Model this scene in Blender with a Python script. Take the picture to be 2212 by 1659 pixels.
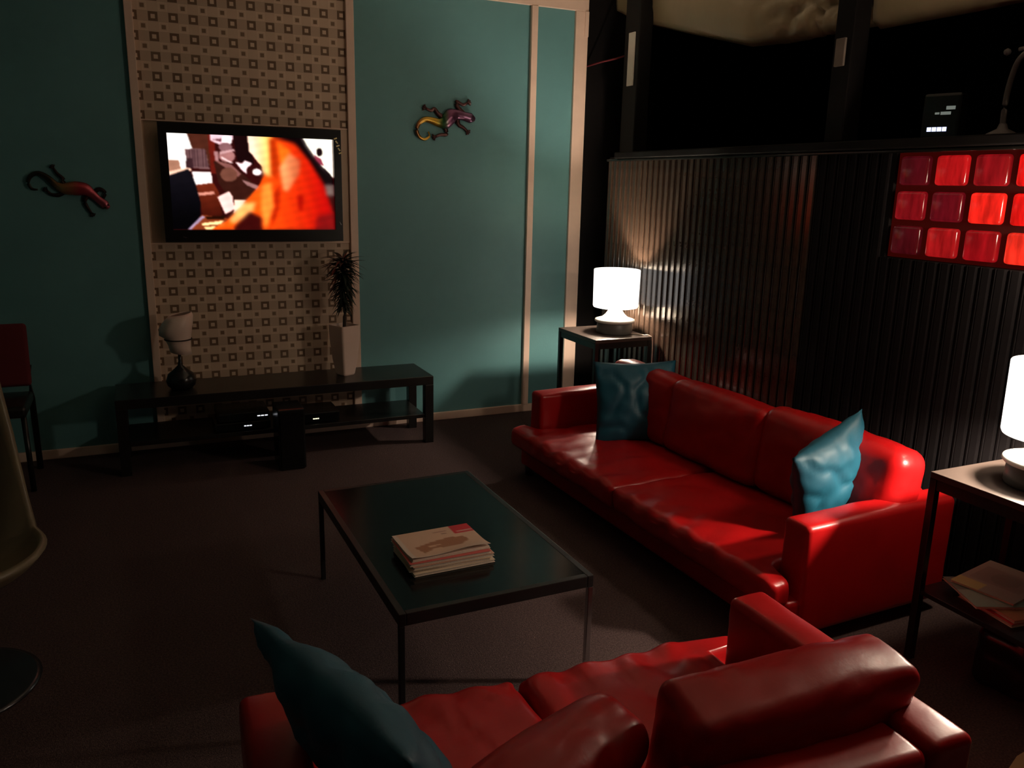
import bpy, bmesh, math, random
import numpy as np
from mathutils import Vector, Matrix, noise

# ------------------------------------------------------------------ clear
for o in list(bpy.data.objects):
    bpy.data.objects.remove(o, do_unlink=True)
scene = bpy.context.scene
C = scene.collection
random.seed(7)

# ------------------------------------------------------------------ camera
cam_d = bpy.data.cameras.new('camera')
cam_d.sensor_fit = 'HORIZONTAL'
cam_d.sensor_width = 36.0
cam_d.lens = 1780.56 / 2212 * 36.0
cam_d.clip_start = 0.05
cam = bpy.data.objects.new('camera', cam_d)
C.objects.link(cam)
R_ = Vector((0.90982975, -0.41441496, 0.02168099))
U_ = Vector((0.07824557, 0.22262432, 0.97175925))
F_ = Vector((0.40753828, 0.88243904, -0.23497637))
M_ = Matrix((R_, U_, -F_)).transposed().to_4x4()
M_.translation = Vector((-2.93856432, -5.27635451, 1.61517875))
cam.matrix_world = M_
scene.camera = cam

# ------------------------------------------------------------------ world, exposure
w = bpy.data.worlds.new('world')
scene.world = w
w.use_nodes = True
w.node_tree.nodes['Background'].inputs[0].default_value = (0.5, 0.6, 0.8, 1)
w.node_tree.nodes['Background'].inputs[1].default_value = 0.002
scene.view_settings.view_transform = 'Standard'
scene.view_settings.look = 'None'
scene.view_settings.gamma = 1.0
scene.view_settings.use_curve_mapping = False
scene.view_settings.exposure = 0.32

# lamp strengths (the lamps themselves are built further down)
BULB_W = 50.0   # corner lamp, up and around
BULB_DOWN = 26.0   # corner lamp, downwards
BULB2_DOWN = 82.0
BULB2_W = 30.0   # near lamp
BULB_COL = (1.0, 0.83, 0.66)
SCONCE_E = 68.0
SCONCE_COL = (1.0, 0.80, 0.60)
SHADE_E = 1.25
TV_E = 1.15

# ------------------------------------------------------------------ materials
def lin(c):
    out = []
    for v in c[:3]:
        v = v / 255.0
        out.append(v / 12.92 if v <= 0.04045 else ((v + 0.055) / 1.055) ** 2.4)
    return (out[0], out[1], out[2], 1.0)

def newmat(name):
    m = bpy.data.materials.new(name)
    m.use_nodes = True
    nt = m.node_tree
    return m, nt, nt.nodes['Principled BSDF']

def mat(name, col, rough=0.5, metal=0.0, coat=0.0, bump=None, vary=None, spec=0.5, emit=None):
    """col linear rgb; bump=(scale,strength,dist); vary=(scale,amount)"""
    m, nt, b = newmat(name)
    b.inputs['Base Color'].default_value = (*col[:3], 1)
    b.inputs['Roughness'].default_value = rough
    b.inputs['Metallic'].default_value = metal
    b.inputs['Coat Weight'].default_value = coat
    b.inputs['Coat Roughness'].default_value = 0.15
    b.inputs['Specular IOR Level'].default_value = spec
    tc = nt.nodes.new('ShaderNodeTexCoord')
    if vary:
        n = nt.nodes.new('ShaderNodeTexNoise')
        n.inputs['Scale'].default_value = vary[0]
        n.inputs['Detail'].default_value = 4
        nt.links.new(tc.outputs['Object'], n.inputs['Vector'])
        r = nt.nodes.new('ShaderNodeMapRange')
        r.inputs['From Min'].default_value = 0.25
        r.inputs['From Max'].default_value = 0.75
        r.inputs['To Min'].default_value = 1 - vary[1]
        r.inputs['To Max'].default_value = 1 + vary[1]
        nt.links.new(n.outputs['Fac'], r.inputs['Value'])
        mx = nt.nodes.new('ShaderNodeVectorMath')
        mx.operation = 'SCALE'
        mx.inputs[0].default_value = col[:3]
        nt.links.new(r.outputs[0], mx.inputs['Scale'])
        nt.links.new(mx.outputs[0], b.inputs['Base Color'])
    if bump:
        n = nt.nodes.new('ShaderNodeTexNoise')
        n.inputs['Scale'].default_value = bump[0]
        n.inputs['Detail'].default_value = 5
        nt.links.new(tc.outputs['Object'], n.inputs['Vector'])
        bp = nt.nodes.new('ShaderNodeBump')
        bp.inputs['Strength'].default_value = bump[1]
        bp.inputs['Distance'].default_value = bump[2]
        nt.links.new(n.outputs['Fac'], bp.inputs['Height'])
        nt.links.new(bp.outputs['Normal'], b.inputs['Normal'])
    if emit:
        b.inputs['Emission Color'].default_value = (*emit[0][:3], 1)
        b.inputs['Emission Strength'].default_value = emit[1]
    return m

def mat_attr(name, rough=0.5, emit=0.0, coat=0.0):
    """colour from the mesh colour attribute (printed paper, screen picture)"""
    m, nt, b = newmat(name)
    a = nt.nodes.new('ShaderNodeAttribute')
    a.attribute_name = 'Col'
    b.inputs['Roughness'].default_value = rough
    b.inputs['Coat Weight'].default_value = coat
    if emit:
        b.inputs['Base Color'].default_value = (0.01, 0.01, 0.01, 1)
        nt.links.new(a.outputs['Color'], b.inputs['Emission Color'])
        b.inputs['Emission Strength'].default_value = emit
    else:
        nt.links.new(a.outputs['Color'], b.inputs['Base Color'])
    return m

def nmath(nt, op, a, b=None):
    n = nt.nodes.new('ShaderNodeMath')
    n.operation = op
    for i, v in enumerate((a, b)):
        if v is None:
            continue
        if isinstance(v, (int, float)):
            n.inputs[i].default_value = v
        else:
            nt.links.new(v, n.inputs[i])
    return n.outputs[0]

def mixcol(nt, fac, c1, c2):
    n = nt.nodes.new('ShaderNodeMix')
    n.data_type = 'RGBA'
    nt.links.new(fac, n.inputs[0])
    for k, c in ((6, c1), (7, c2)):
        if isinstance(c, tuple):
            n.inputs[k].default_value = (*c[:3], 1)
        else:
            nt.links.new(c, n.inputs[k])
    return n.outputs[2]

def mat_wallpaper(name, zref):
    """retro squares: rows of dark framed squares, rows of small squares with pale outline"""
    m, nt, b = newmat(name)
    P = 0.1045
    g = nt.nodes.new('ShaderNodeNewGeometry')
    s = nt.nodes.new('ShaderNodeSeparateXYZ')
    nt.links.new(g.outputs['Position'], s.inputs[0])
    def cell(coord, ref, off):
        t = nmath(nt, 'DIVIDE', nmath(nt, 'ADD', coord, -ref + off), P)
        t = nmath(nt, 'ADD', t, 0.5)
        f = nmath(nt, 'FLOOR', t)
        return nmath(nt, 'ABSOLUTE', nmath(nt, 'SUBTRACT', nmath(nt, 'SUBTRACT', t, f), 0.5))
    ux, uz = cell(s.outputs[0], -1.790, 0), cell(s.outputs[2], zref, 0)
    vx, vz = cell(s.outputs[0], -1.790, P / 2), cell(s.outputs[2], zref, P / 2)
    d1 = nmath(nt, 'MAXIMUM', ux, uz)
    d2 = nmath(nt, 'MAXIMUM', vx, vz)
    big = nmath(nt, 'LESS_THAN', d1, 0.235)
    hole = nmath(nt, 'LESS_THAN', d1, 0.105)
    out2 = nmath(nt, 'LESS_THAN', d2, 0.225)
    ring = nmath(nt, 'GREATER_THAN', d2, 0.165)
    ring = nmath(nt, 'MULTIPLY', out2, ring)
    dot = nmath(nt, 'LESS_THAN', d2, 0.105)
    stripe = nmath(nt, 'LESS_THAN', vz, 0.235)
    base, base2 = (0.67, 0.48, 0.35), (0.78, 0.57, 0.42)
    dark, light = (0.15, 0.075, 0.034), (0.86, 0.66, 0.50)
    c = mixcol(nt, stripe, base, base2)
    c = mixcol(nt, ring, c, light)
    c = mixcol(nt, dot, c, (0.22, 0.12, 0.06))
    c = mixcol(nt, big, c, dark)
    c = mixcol(nt, hole, c, light)
    n = nt.nodes.new('ShaderNodeTexNoise')
    n.inputs['Scale'].default_value = 9
    n.inputs['Detail'].default_value = 3
    c = mixcol(nt, nmath(nt, 'MULTIPLY', n.outputs['Fac'], 0.35), c, (0.42, 0.29, 0.20))
    nt.links.new(c, b.inputs['Base Color'])
    b.inputs['Roughness'].default_value = 0.6
    return m

TEAL = mat('teal_paint', (0.126, 0.315, 0.330), 0.55, vary=(1.3, 0.10), bump=(90, 0.15, 0.002))
CREAM = mat('cream_paint', (0.88, 0.64, 0.51), 0.45, vary=(6, 0.08))
TVBOARD = mat('tan_board', (0.66, 0.48, 0.34), 0.5, vary=(5, 0.07))
WP_UP = mat_wallpaper('square_wallpaper_upper', 2.160)
WP_LO = mat_wallpaper('square_wallpaper_lower', 1.165)
CARPET = mat('brown_carpet', (0.082, 0.053, 0.051), 0.95, vary=(140, 0.45), bump=(260, 0.7, 0.006), spec=0.1)
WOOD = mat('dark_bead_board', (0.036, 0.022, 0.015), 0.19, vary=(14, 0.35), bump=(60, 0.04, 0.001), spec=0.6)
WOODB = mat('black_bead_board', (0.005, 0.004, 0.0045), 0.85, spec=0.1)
WOODD = mat('near_black_wood', (0.005, 0.004, 0.004), 0.7, spec=0.12)
BLACKW = mat('black_laminate', (0.011, 0.010, 0.009), 0.30)
TABLETOP = mat('dark_brown_laminate', (0.050, 0.036, 0.030), 0.36)
GLOSS = mat('black_glossy_glass', (0.004, 0.006, 0.007), 0.16, spec=0.28)
PLASTIC = mat('black_plastic', (0.010, 0.010, 0.010), 0.25)
CHROME = mat('chrome', (0.55, 0.55, 0.55), 0.22, metal=1.0)
SMOKE = mat('smoked_chrome', (0.06, 0.06, 0.065), 0.25, metal=0.7)
DKMETAL = mat('dark_metal', (0.018, 0.016, 0.016), 0.4, metal=0.3)
LEATHER = mat('red_leather', (0.36, 0.0045, 0.0055), 0.34, vary=(5, 0.10), bump=(75, 0.08, 0.004), spec=0.36)
PILLOW = mat('teal_satin', (0.007, 0.085, 0.135), 0.52, vary=(9, 0.10), bump=(220, 0.12, 0.002))
WHITEP = mat('white_ceramic', (0.88, 0.66, 0.56), 0.35)
LAMPW = mat('lamp_white_glass', (0.80, 0.77, 0.70), 0.3)
LAMPB = mat('lamp_base_shaded', (0.13, 0.125, 0.115), 0.4)  # base is grey-white; the shade under the plate is put into this colour
SHADE = mat('glowing_opal_shade', (0.75, 0.72, 0.66), 0.4, emit=((1.0, 0.97, 0.92), SHADE_E))
GLOBE = mat('glowing_globe', (0.8, 0.75, 0.65), 0.4, emit=(SCONCE_COL, SCONCE_E))
LEAF = mat('dark_green_leaf', (0.010, 0.018, 0.010), 0.45)
TRUNK = mat('plant_stem', (0.035, 0.022, 0.014), 0.8)
SOIL = mat('potting_soil', (0.03, 0.015, 0.01), 0.9)
PAGES = mat('paper_pages', (0.80, 0.66, 0.54), 0.7, vary=(200, 0.12))
TARP = mat('beige_plastic_sheet', (0.42, 0.33, 0.20), 0.26, vary=(3, 0.12), bump=(7, 0.10, 0.03))
SHELL = mat('ivory_shell', (0.21, 0.165, 0.10), 0.4)
REDFAB = mat('dark_red_fabric', (0.13, 0.007, 0.012), 0.8)
LED = mat('white_indicator_light', (0.8, 0.8, 0.8), 0.4, emit=((0.9, 0.92, 1.0), 0.9))
LEDY = mat('yellow_indicator_light', (0.8, 0.8, 0.6), 0.4, emit=((1.0, 0.95, 0.6), 1.3))
LEDB = mat('blue_white_display', (0.8, 0.8, 0.9), 0.4, emit=((0.62, 0.68, 1.0), 1.3))
PATCHG = mat('pale_green_glow', (0.5, 0.55, 0.5), 0.4, emit=((0.5, 0.6, 0.55), 0.18))
GOLD = mat('gold_metal', (0.75, 0.60, 0.30), 0.3, metal=0.6)
STRIPW = mat('white_strip', (0.85, 0.78, 0.66), 0.5)
PRINT = mat_attr('magazine_print', 0.35, coat=0.2)
SCREEN = mat_attr('screen_picture', 0.2, emit=TV_E)
GREY = mat('grey_stand', (0.12, 0.10, 0.10), 0.5)
TAN = mat('flat_tan', (0.45, 0.33, 0.17), 0.7)
DARKWALL = mat('dark_wall', (0.015, 0.013, 0.013), 0.8)
CEIL = mat('beige_ceiling', (0.74, 0.68, 0.58), 0.8)

# ------------------------------------------------------------------ helpers
def link(name, me, m, parent=None, smooth=False):
    if m is not None and not me.materials:
        me.materials.append(m)
    if smooth:
        for p in me.polygons:
            p.use_smooth = True
    o = bpy.data.objects.new(name, me)
    C.objects.link(o)
    if parent is not None:
        o.parent = parent
    return o

def thing(name, label, cat, loc=(0, 0, 0), rz=0.0, group=None):
    o = bpy.data.objects.new(name, None)
    o.empty_display_size = 0.1
    C.objects.link(o)
    o.location = loc
    o.rotation_euler = (0, 0, rz)
    return tag(o, label, cat, group)

def tag(o, label, cat, group=None):
    o['label'] = label
    o['category'] = cat
    if group:
        o['group'] = group
    return o

def struct(o, label=None):
    o['kind'] = 'structure'
    if label:
        o['label'] = label
    return o

def bm_box(bm, x0, x1, y0, y1, z0, z1):
    v = [bm.verts.new((x, y, z)) for x in (x0, x1) for y in (y0, y1) for z in (z0, z1)]
    for f in ((0, 1, 3, 2), (4, 6, 7, 5), (0, 4, 5, 1), (2, 3, 7, 6), (0, 2, 6, 4), (1, 5, 7, 3)):
        bm.faces.new([v[i] for i in f])

def finish(name, bm, m, parent=None, smooth=False):
    bmesh.ops.recalc_face_normals(bm, faces=bm.faces)
    me = bpy.data.meshes.new(name)
    bm.to_mesh(me)
    bm.free()
    return link(name, me, m, parent, smooth)

def box(name, x, y, z, m, parent=None, bev=0.0, seg=2):
    bm = bmesh.new()
    bm_box(bm, x[0], x[1], y[0], y[1], z[0], z[1])
    if bev > 0:
        bmesh.ops.bevel(bm, geom=bm.edges[:], offset=bev, segments=seg, profile=0.5, affect='EDGES')
    return finish(name, bm, m, parent)

def lathe(name, prof, m, parent=None, seg=40, cap=True):
    bm = bmesh.new()
    rings = []
    for r, z in prof:
        if r < 1e-5:
            rings.append([bm.verts.new((0, 0, z))])
        else:
            rings.append([bm.verts.new((r * math.cos(2 * math.pi * i / seg), r * math.sin(2 * math.pi * i / seg), z)) for i in range(seg)])
    for a, b in zip(rings[:-1], rings[1:]):
        for i in range(seg):
            j = (i + 1) % seg
            if len(a) == 1 and len(b) == 1:
                continue
            if len(a) == 1:
                bm.faces.new((a[0], b[j], b[i]))
            elif len(b) == 1:
                bm.faces.new((a[i], a[j], b[0]))
            else:
                bm.faces.new((a[i], a[j], b[j], b[i]))
    return finish(name, bm, m, parent, True)

def tube(name, pts, rad, m, parent=None, seg=10, flat=None):
    """swept tube through pts; rad number or list; flat=(axis vector, factor) squashes the section"""
    pts = [Vector(p) for p in pts]
    n = len(pts)
    rads = rad if isinstance(rad, (list, tuple)) else [rad] * n
    bm = bmesh.new()
    rings = []
    up = Vector((0, 0, 1))
    for i, p in enumerate(pts):
        t = (pts[min(i + 1, n - 1)] - pts[max(i - 1, 0)]).normalized()
        a = t.cross(up)
        if a.length < 1e-3:
            a = t.cross(Vector((0, 1, 0)))
        a.normalize()
        b = a.cross(t).normalized()
        ring = []
        for k in range(seg):
            an = 2 * math.pi * k / seg
            d = (a * math.cos(an) + b * math.sin(an)) * rads[i]
            if flat:
                ax = flat[0]
                d = d - ax * d.dot(ax) * (1 - flat[1])
            ring.append(bm.verts.new(p + d))
        rings.append(ring)
    for r0, r1 in zip(rings[:-1], rings[1:]):
        for k in range(seg):
            bm.faces.new((r0[k], r0[(k + 1) % seg], r1[(k + 1) % seg], r1[k]))
    bm.faces.new(rings[0][::-1])
    bm.faces.new(rings[-1])
    return finish(name, bm, m, parent, True)

def smoothpath(pts, sub=6):
    pts = [Vector(p) for p in pts]
    out = []
    n = len(pts)
    for i in range(n - 1):
        p0, p1, p2, p3 = pts[max(i - 1, 0)], pts[i], pts[i + 1], pts[min(i + 2, n - 1)]
        for k in range(sub):
            t = k / sub
            out.append(0.5 * ((2 * p1) + (p2 - p0) * t + (2 * p0 - 5 * p1 + 4 * p2 - p3) * t * t + (3 * p1 - p0 - 3 * p2 + p3) * t ** 3))
    out.append(pts[-1])
    return out

def lerplist(vals, count):
    return [float(np.interp(i / (count - 1) * (len(vals) - 1), range(len(vals)), vals)) for i in range(count)]

def softbox(name, half, r, m, parent=None, loc=(0, 0, 0), puff=(0, 0, 0), wr=0.0, seed=0, n=14, fn=None, rot=None):
    """upholstered block: rounded box with bulging faces and leather creases"""
    def axis(h):
        e = [-h, -h + r * 0.35, -h + r * 0.7, -h + r]
        k = max(3, int(n * h / max(half)) + 2)
        mid = [(-h + r) + (2 * (h - r)) * i / k for i in range(1, k)]
        return e + mid + [-v for v in e[::-1]]
    ax = [axis(h) for h in half]
    nx, ny, nz = [len(a) for a in ax]
    idx, verts, faces = {}, [], []
    def vid(i, j, k):
        key = (i, j, k)
        if key not in idx:
            p = Vector((ax[0][i], ax[1][j], ax[2][k]))
            c = Vector([max(-(h - r), min(h - r, q)) for q, h in zip(p, half)])
            d = p - c
            q = c + d.normalized() * r
            u = [q[a] / half[a] for a in range(3)]
            for a in range(3):
                b, e = (a + 1) % 3, (a + 2) % 3
                w_ = max(0, 1 - u[b] ** 2) * max(0, 1 - u[e] ** 2)
                q[a] += puff[a] * w_ * max(-1, min(1, u[a] * 1.5))
            if fn:
                q = fn(q, u)
            if wr:
                nn = noise.fractal(Vector((q.x * 5 + seed * 3.1, q.y * 5, q.z * 5)), 1.0, 2.0, 4)
                rg = 1 - abs(noise.noise(Vector((q.x * 9 + seed, q.y * 4.5 + 3, q.z * 9)))) * 2.2
                nrm = d.normalized()
                q = q + nrm * (wr * nn * 0.7 - wr * max(0, rg) ** 4 * 0.6)
            idx[key] = len(verts)
            verts.append(q)
        return idx[key]
    for i in range(nx - 1):
        for j in range(ny - 1):
            faces.append((vid(i, j, 0), vid(i, j + 1, 0), vid(i + 1, j + 1, 0), vid(i + 1, j, 0)))
            faces.append((vid(i, j, nz - 1), vid(i + 1, j, nz - 1), vid(i + 1, j + 1, nz - 1), vid(i, j + 1, nz - 1)))
    for i in range(nx - 1):
        for k in range(nz - 1):
            faces.append((vid(i, 0, k), vid(i + 1, 0, k), vid(i + 1, 0, k + 1), vid(i, 0, k + 1)))
            faces.append((vid(i, ny - 1, k), vid(i, ny - 1, k + 1), vid(i + 1, ny - 1, k + 1), vid(i + 1, ny - 1, k)))
    for j in range(ny - 1):
        for k in range(nz - 1):
            faces.append((vid(0, j, k), vid(0, j, k + 1), vid(0, j + 1, k + 1), vid(0, j + 1, k)))
            faces.append((vid(nx - 1, j, k), vid(nx - 1, j + 1, k), vid(nx - 1, j + 1, k + 1), vid(nx - 1, j, k + 1)))
    me = bpy.data.meshes.new(name)
    me.from_pydata([tuple(v) for v in verts], [], faces)
    me.update()
    o = link(name, me, m, parent, True)
    o.location = loc
    if rot:
        o.rotation_euler = rot
    return o

def painted(name, w_, h_, nu, nv, colfn, m, parent=None, to3=None):
    """flat printed sheet: colour attribute from colfn(u,v); v runs downwards"""
    verts, faces = [], []
    cols = np.zeros(((nu + 1) * (nv + 1), 4), dtype=np.float32)
    uu, vv = np.meshgrid(np.linspace(0, 1, nu + 1), np.linspace(0, 1, nv + 1))
    col = colfn(uu, vv)
    for j in range(nv + 1):
        for i in range(nu + 1):
            x, y = (i / nu - 0.5) * w_, (0.5 - j / nv) * h_
            verts.append(to3(x, y) if to3 else (x, y, 0))
    for j in range(nv):
        for i in range(nu):
            a = j * (nu + 1) + i
            faces.append((a, a + nu + 1, a + nu + 2, a + 1))
    me = bpy.data.meshes.new(name)
    me.from_pydata(verts, [], faces)
    me.update()
    at = me.color_attributes.new('Col', 'FLOAT_COLOR', 'POINT')
    cols[:, :3] = col.reshape(-1, 3)
    cols[:, 3] = 1
    at.data.foreach_set('color', cols.ravel())
    return link(name, me, m, parent)

def inpoly(u, v, poly):
    c = np.zeros(u.shape, bool)
    n = len(poly)
    j = n - 1
    for i in range(n):
        xi, yi = poly[i]
        xj, yj = poly[j]
        c ^= ((yi > v) != (yj > v)) & (u < (xj - xi) * (v - yi) / (yj - yi + 1e-9) + xi)
        j = i
    return c

def blur(img, k):
    for ax in (0, 1):
        acc = np.zeros_like(img)
        for s in range(-k, k + 1):
            acc += np.roll(img, s, axis=ax) if False else np.take(img, np.clip(np.arange(img.shape[ax]) + s, 0, img.shape[ax] - 1), axis=ax)
        img = acc / (2 * k + 1)
    return img

# ================================================================== SETTING
XR = 0.05           # right (bead board) wall plane
RAIL_Z = 1.83
floor = struct(box('floor', (-4.6, 3.4), (-6.6, 2.2), (-0.05, 0.0), CARPET), 'dark brown carpet')
struct(box('ceiling', (-4.6, 3.4), (-6.6, 2.2), (3.15, 3.2), CEIL))
wb = struct(box('wall_back', (-4.6, 0.0), (0.0, 0.10), (0.0, 3.15), TEAL), 'teal painted back wall')
struct(box('wall_left', (-4.6, -4.5), (-6.6, 0.0), (0.0, 3.15), TEAL))
struct(box('wall_front', (-4.6, 3.4), (-6.6, -6.5), (0.0, 3.15), DARKWALL))
struct(box('wall_far', (3.3, 3.4), (-6.6, 2.2), (0.0, 3.15), DARKWALL))
struct(box('wall_side', (0.0, 3.4), (2.1, 2.2), (0.0, 3.15), DARKWALL))
struct(box('wall_corner', (0.0, 0.02), (0.10, 2.1), (0.0, 3.15), DARKWALL))

# wallpapered strip with the television board
box('wallpaper_panel', (-2.832, -1.664), (-0.006, -0.0005), (1.925, 3.14), WP_UP, wb)['label'] = 'square patterned wallpaper above the television'
box('wallpaper_panel', (-2.832, -1.664), (-0.006, -0.0005), (0.06, 1.238), WP_LO, wb)['label'] = 'square patterned wallpaper below the television'
box('television_board', (-2.832, -1.664), (-0.012, -0.0005), (1.240, 1.922), TVBOARD, wb, 0.002)
box('board_lip', (-2.832, -1.664), (-0.018, -0.0005), (1.922, 1.929), CREAM, wb)
box('board_lip', (-2.832, -1.664), (-0.018, -0.0005), (1.235, 1.240), CREAM, wb)
for i, (x0, x1, z0, z1, d) in enumerate([(-2.875, -2.832, 0.055, 3.14, 0.030), (-1.664, -1.615, 0.055, 3.14, 0.030),
                                         (-0.428, -0.382, 0.055, 2.76, 0.028), (-0.098, -0.002, 0.055, 2.76, 0.024),
                                         (-1.615, -0.002, 2.76, 2.90, 0.024)]):
    struct(box('trim_%d' % (i + 1), (x0, x1), (-d, -0.0005), (z0, z1), CREAM, None, 0.003))
struct(box('trim_6', (-0.03, -0.0015), (-0.030, -0.024), (2.60, 2.76), CREAM, None, 0.002))
struct(box('baseboard_back', (-4.5, 0.0), (-0.022, -0.0005), (0.0, 0.055), CREAM, None, 0.004))

# bead board half wall: every board its own piece
wr_ = struct(box('wall_right', (XR + 0.012, XR + 0.09), (-5.6, -0.28), (0.0, RAIL_Z - 0.02), WOODD), 'dark bead board half wall')
WY0, WY1, WZ0, WZ1 = -3.362, -2.640, 1.345, 1.786   # opening for the glass blocks
# cut the opening by rebuilding the core from four pieces
bm = bmesh.new()
for (y0, y1, z0, z1) in ((-5.6, WY0, 0, RAIL_Z - 0.02), (WY1, -0.28, 0, RAIL_Z - 0.02), (WY0, WY1, 0, WZ0), (WY0, WY1, WZ1, RAIL_Z - 0.02)):
    bm_box(bm, XR + 0.012, XR + 0.09, y0, y1, z0, z1)
bmesh.ops.recalc_face_normals(bm, faces=bm.faces)
bm.to_mesh(wr_.data)
bm.free()

BP = 0.060
board_cache = {}
def bead(y, z0, z1):
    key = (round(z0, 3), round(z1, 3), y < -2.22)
    if key not in board_cache:
        bm = bmesh.new()
        a, b = BP * 0.44, BP * 0.30
        prof = [(0.014, -a), (0.004, -a), (0.0, -b), (0.0, b * 0.55), (0.004, b * 0.72), (0.0, b * 0.9), (0.0, b), (0.004, a), (0.014, a)]
        lo = [bm.verts.new((x, yy, z0)) for x, yy in prof]
        hi = [bm.verts.new((x, yy, z1)) for x, yy in prof]
        for i in range(len(prof) - 1):
            bm.faces.new((lo[i], lo[i + 1], hi[i + 1], hi[i]))
        bm.faces.new(lo)
        bm.faces.new(hi[::-1])
        bmesh.ops.recalc_face_normals(bm, faces=bm.faces)
        me = bpy.data.meshes.new('board')
        bm.to_mesh(me)
        bm.free()
        board_cache[key] = me
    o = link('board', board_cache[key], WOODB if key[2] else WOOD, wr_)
    o.location = (XR, y, 0)
    return o
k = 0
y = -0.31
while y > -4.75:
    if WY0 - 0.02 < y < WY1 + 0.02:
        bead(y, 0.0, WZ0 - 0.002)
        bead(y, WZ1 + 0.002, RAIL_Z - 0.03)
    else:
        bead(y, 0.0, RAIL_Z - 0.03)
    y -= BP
rail = struct(box('trim_7', (XR - 0.035, XR + 0.36), (-5.6, -0.41), (RAIL_Z - 0.032, RAIL_Z + 0.008), WOODD, None, 0.006), 'dark cap rail of the half wall')
struct(box('trim_8', (XR - 0.02, XR + 0.0), (-5.6, -0.29), (RAIL_Z - 0.050, RAIL_Z - 0.034), mat('varnished_black_edge', (0.008, 0.007, 0.006), 0.18), None, 0.005))
# dark corner filler and posts
POSTM = mat('dark_post', (0.006, 0.005, 0.005), 0.6, spec=0.3)
struct(box('trim_9', (0.021, 0.60), (0.03, 0.09), (0.0, 3.14), WOODD))
struct(box('trim_10', (XR + 0.095, XR + 0.20), (-0.43, -0.26), (0.0, 3.14), POSTM, None, 0.006), 'dark corner post')
struct(box('trim_11', (XR + 0.01, XR + 0.11), (-2.320, -2.212), (RAIL_Z + 0.009, 3.14), WOODD, None, 0.006), 'dark post above the half wall')
struct(box('trim_12', (XR - 0.003, XR + 0.0095), (-2.292, -2.236), (2.17, 2.29), mat('pale_post_patch', (0.16, 0.125, 0.105), 0.6), None, 0.003), 'paler patch on the upper post')  # lighter brown patch on the upper post

# red glass block window: each block a piece of its own
def mat_glassblock():
    m, nt, b = newmat('red_glass_block')
    oi = nt.nodes.new('ShaderNodeObjectInfo')
    tc = nt.nodes.new('ShaderNodeTexCoord')
    mp = nt.nodes.new('ShaderNodeMapping')
    mp.inputs['Scale'].default_value = (3, 22, 5)
    nt.links.new(tc.outputs['Object'], mp.inputs[0])
    n = nt.nodes.new('ShaderNodeTexNoise')
    n.inputs['Scale'].default_value = 1.6
    n.inputs['Detail'].default_value = 3
    n.noise_dimensions = '4D'
    nt.links.new(mp.outputs[0], n.inputs['Vector'])
    nt.links.new(nmath(nt, 'MULTIPLY', oi.outputs['Random'], 30.0), n.inputs['W'])
    r = nt.nodes.new('ShaderNodeMapRange')
    r.inputs['From Min'].default_value = 0.35
    r.inputs['From Max'].default_value = 0.75
    r.inputs['To Min'].default_value = 0.6
    r.inputs['To Max'].default_value = 1.6
    nt.links.new(n.outputs['Fac'], r.inputs['Value'])
    nt.links.new(oi.outputs['Color'], b.inputs['Emission Color'])
    nt.links.new(r.outputs[0], b.inputs['Emission Strength'])
    b.inputs['Base Color'].default_value = (0.05, 0.002, 0.002, 1)
    b.inputs['Roughness'].default_value = 0.16
    return m
BLOCK = mat_glassblock()
JOINT = mat('red_lit_joint', (0.012, 0.002, 0.002), 0.8, spec=0.1, emit=((0.022, 0.0008, 0.0004), 1.0))
win = struct(box('window_1', (XR + 0.028, XR + 0.088), (WY0 + 0.002, WY1 - 0.002), (WZ0 + 0.002, WZ1 - 0.002), JOINT), 'red backlit glass block window in the dark half wall')
PY, PZ = 0.1740, 0.1430
shades = [[(58, 6, 12), (150, 14, 16), (112, 10, 15), (205, 14, 12), (190, 14, 12), (120, 10, 12), (200, 20, 14), (150, 12, 12)],
          [(104, 9, 15), (72, 6, 14), (214, 30, 20), (202, 16, 12), (160, 12, 12), (215, 30, 20), (150, 12, 12), (200, 20, 14)],
          [(50, 5, 10), (132, 14, 16), (122, 8, 14), (222, 42, 26), (200, 16, 14), (150, 12, 12), (210, 28, 18), (120, 10, 12)]]
bmk = bmesh.new()
bm_box(bmk, 0.0, 0.05, -PY / 2 + 0.017, PY / 2 - 0.017, -PZ / 2 + 0.013, PZ / 2 - 0.013)
bmesh.ops.bevel(bmk, geom=bmk.edges[:], offset=0.014, segments=3, profile=0.5, affect='EDGES')
bmesh.ops.recalc_face_normals(bmk, faces=bmk.faces)
blk = bpy.data.meshes.new('glass_block')
bmk.to_mesh(blk)
bmk.free()
for r in range(3):
    for c in range(4):
        o = link('glass_block', blk, BLOCK, win, True)
        o.location = (XR + 0.004, WY1 - 0.010 - PY * (c + 0.5), WZ1 - 0.006 - PZ * (r + 0.5))
        cc = lin(shades[r][c])
        o.color = (cc[0], cc[1], cc[2], 1)

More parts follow.
